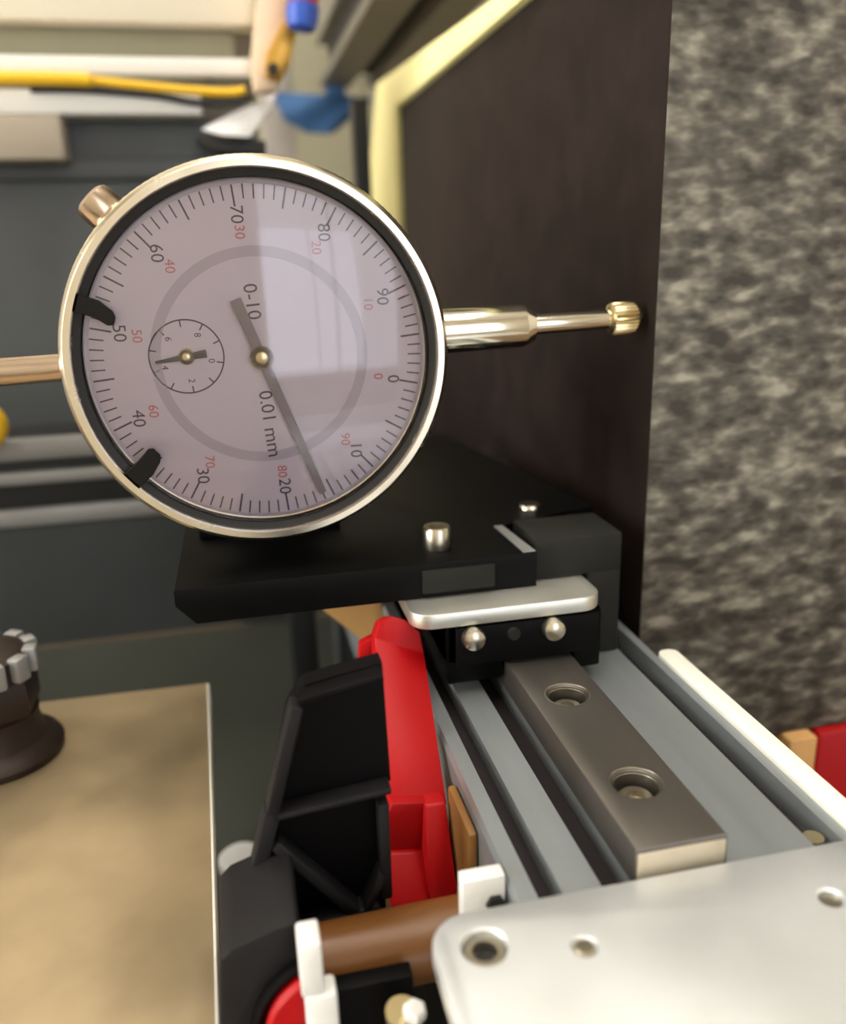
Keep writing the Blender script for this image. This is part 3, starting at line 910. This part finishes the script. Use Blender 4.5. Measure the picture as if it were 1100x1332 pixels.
# paper and blue cloth
pp = [at(262, 168, 3.14), at(300, 148, 3.2), at(345, 128, 3.26), at(362, 118, 3.277), at(352, 140, 3.24), at(326, 178, 3.13), at(290, 176, 3.13)]
tag(obj('paper_sheet', prism(pp, (0.0, 0.0205, 0.0), bev=0.003), M['paper'], base=at(310, 175, 3.2)), 'white triangular paper flap left of the blue cloth', 'paper')
QY = 3.21
pp = [at(254, 179, QY), at(300, 181, QY), at(346, 182, QY), at(346, 202, QY), at(280, 198, QY)]
tag(obj('black_pouch', prism(pp, (0, 0.0895, 0), bev=0.01), M['black_cable'], base=at(310, 195, QY)), 'black pouch beneath the white paper flap', 'pouch')
cl = bmesh.new()
n = 12
cloth = [[at(352 + 3 * j + (484 - 352 - 3.2 * j) * i / n + 0, 119 + 8 * i / n + (48 - 46 * max(0, (i / n - .55)) / .45 - 14 * max(0, .25 - i / n) / .25) * j / 6 + 0.5 * j,
             6.06 - 0.12 * math.sin(PI * i / n) * math.sin(PI * (0.25 + 0.6 * j / 6)) + 0.024 * math.sin(9 * i / n + j)) for i in range(n + 1)] for j in range(7)]
vf = [[cl.verts.new(p) for p in r] for r in cloth]
vb = [[cl.verts.new(p + Vector((0, 0.03, 0))) for p in r] for r in cloth]
for j in range(6):
    for i in range(n):
        cl.faces.new((vf[j][i], vf[j][i + 1], vf[j + 1][i + 1], vf[j + 1][i]))
        cl.faces.new((vb[j][i], vb[j + 1][i], vb[j + 1][i + 1], vb[j][i + 1]))
for i in range(n):
    cl.faces.new((vf[0][i], vb[0][i], vb[0][i + 1], vf[0][i + 1]))
    cl.faces.new((vf[6][i], vf[6][i + 1], vb[6][i + 1], vb[6][i]))
for j in range(6):
    cl.faces.new((vf[j][0], vf[j + 1][0], vb[j + 1][0], vb[j][0]))
    cl.faces.new((vf[j][n], vb[j][n], vb[j + 1][n], vf[j + 1][n]))
t = thing('blue_cloth', 'blue cloth hanging from the end of the grey overhead extrusion', 'cloth', at(415, 120, 6.06))
obj('fabric', cl, M['blue'], t, sharp=60)
obj('tape_tab', box(0.74, 0.86, 6.0, 6.08, 0.88, 1.0095, bev=0.003), M['blue'], t)
# overhead extrusion running away from the viewer
t = thing('overhead_extrusion', 'grey slotted overhead extrusion running away beside the cream frame', 'extrusion', (1.0, 4, 1.01))
bx = [(0.35, 0.83), (0.35, 0.63), (0.40, 0.625), (0.40, 0.53), (0.35, 0.525), (0.355, 0.505), (0.452, 0.505), (0.456, 0.56), (0.51, 0.56), (0.514, 0.505), (0.60, 0.505), (0.60, 0.83)]
obj('profile', prism([(2 * x, 2.0, 2 * z) for x, z in bx], (0, 4.1, 0)), M['grey_beam'], t, sharp=20)
obj('slot_strip', box(0.77, 0.804, 2.02, 6.08, 1.064, 1.244), M['beam'], t)  # black fillers paint the shade in the overhead slots
obj('slot_strip', box(0.914, 1.018, 2.02, 6.08, 1.09, 1.13), M['beam'], t)
obj('hanger', box(0.80, 1.20, 5.92, 6.10, 1.66, RZ1), M['grey_beam'], t)
# posts behind the blue cloth
tag(obj('grey_post', box(at(346, 200, 6.4).x, at(386, 200, 6.4).x, 6.4, 6.6, RZ0, 1.4, bev=0.01), M['pale_post'], base=(0.5, 6.5, RZ0)), 'light grey post behind the white paper flap', 'post')
tag(obj('black_post', box(at(462, 200, 3.4).x, at(482, 200, 3.4).x, 3.4, 3.5, BT, at(470, 127, 3.4).z, bev=0.01), M['beam'], base=(0.55, 3.4, BT)), 'thin black post next to the far end of the cream frame', 'post')
t = thing('back_cabinet', 'olive grey cabinet far behind the machine, seen between blue cloth and dial', 'cabinet', (1, 7.4, RZ0))
obj('carcass', box(0.35, 3.4, 7.02, 8.4, RZ0, 1.9, bev=0.02), M['khaki'], t)
for x0, x1 in ((0.38, 1.14), (1.16, 2.2), (2.22, 3.37)):
    obj('door', box(x0, x1, 6.98, 7.02, RZ0 + 0.1, 1.85, bev=0.01), M['khaki'], t)
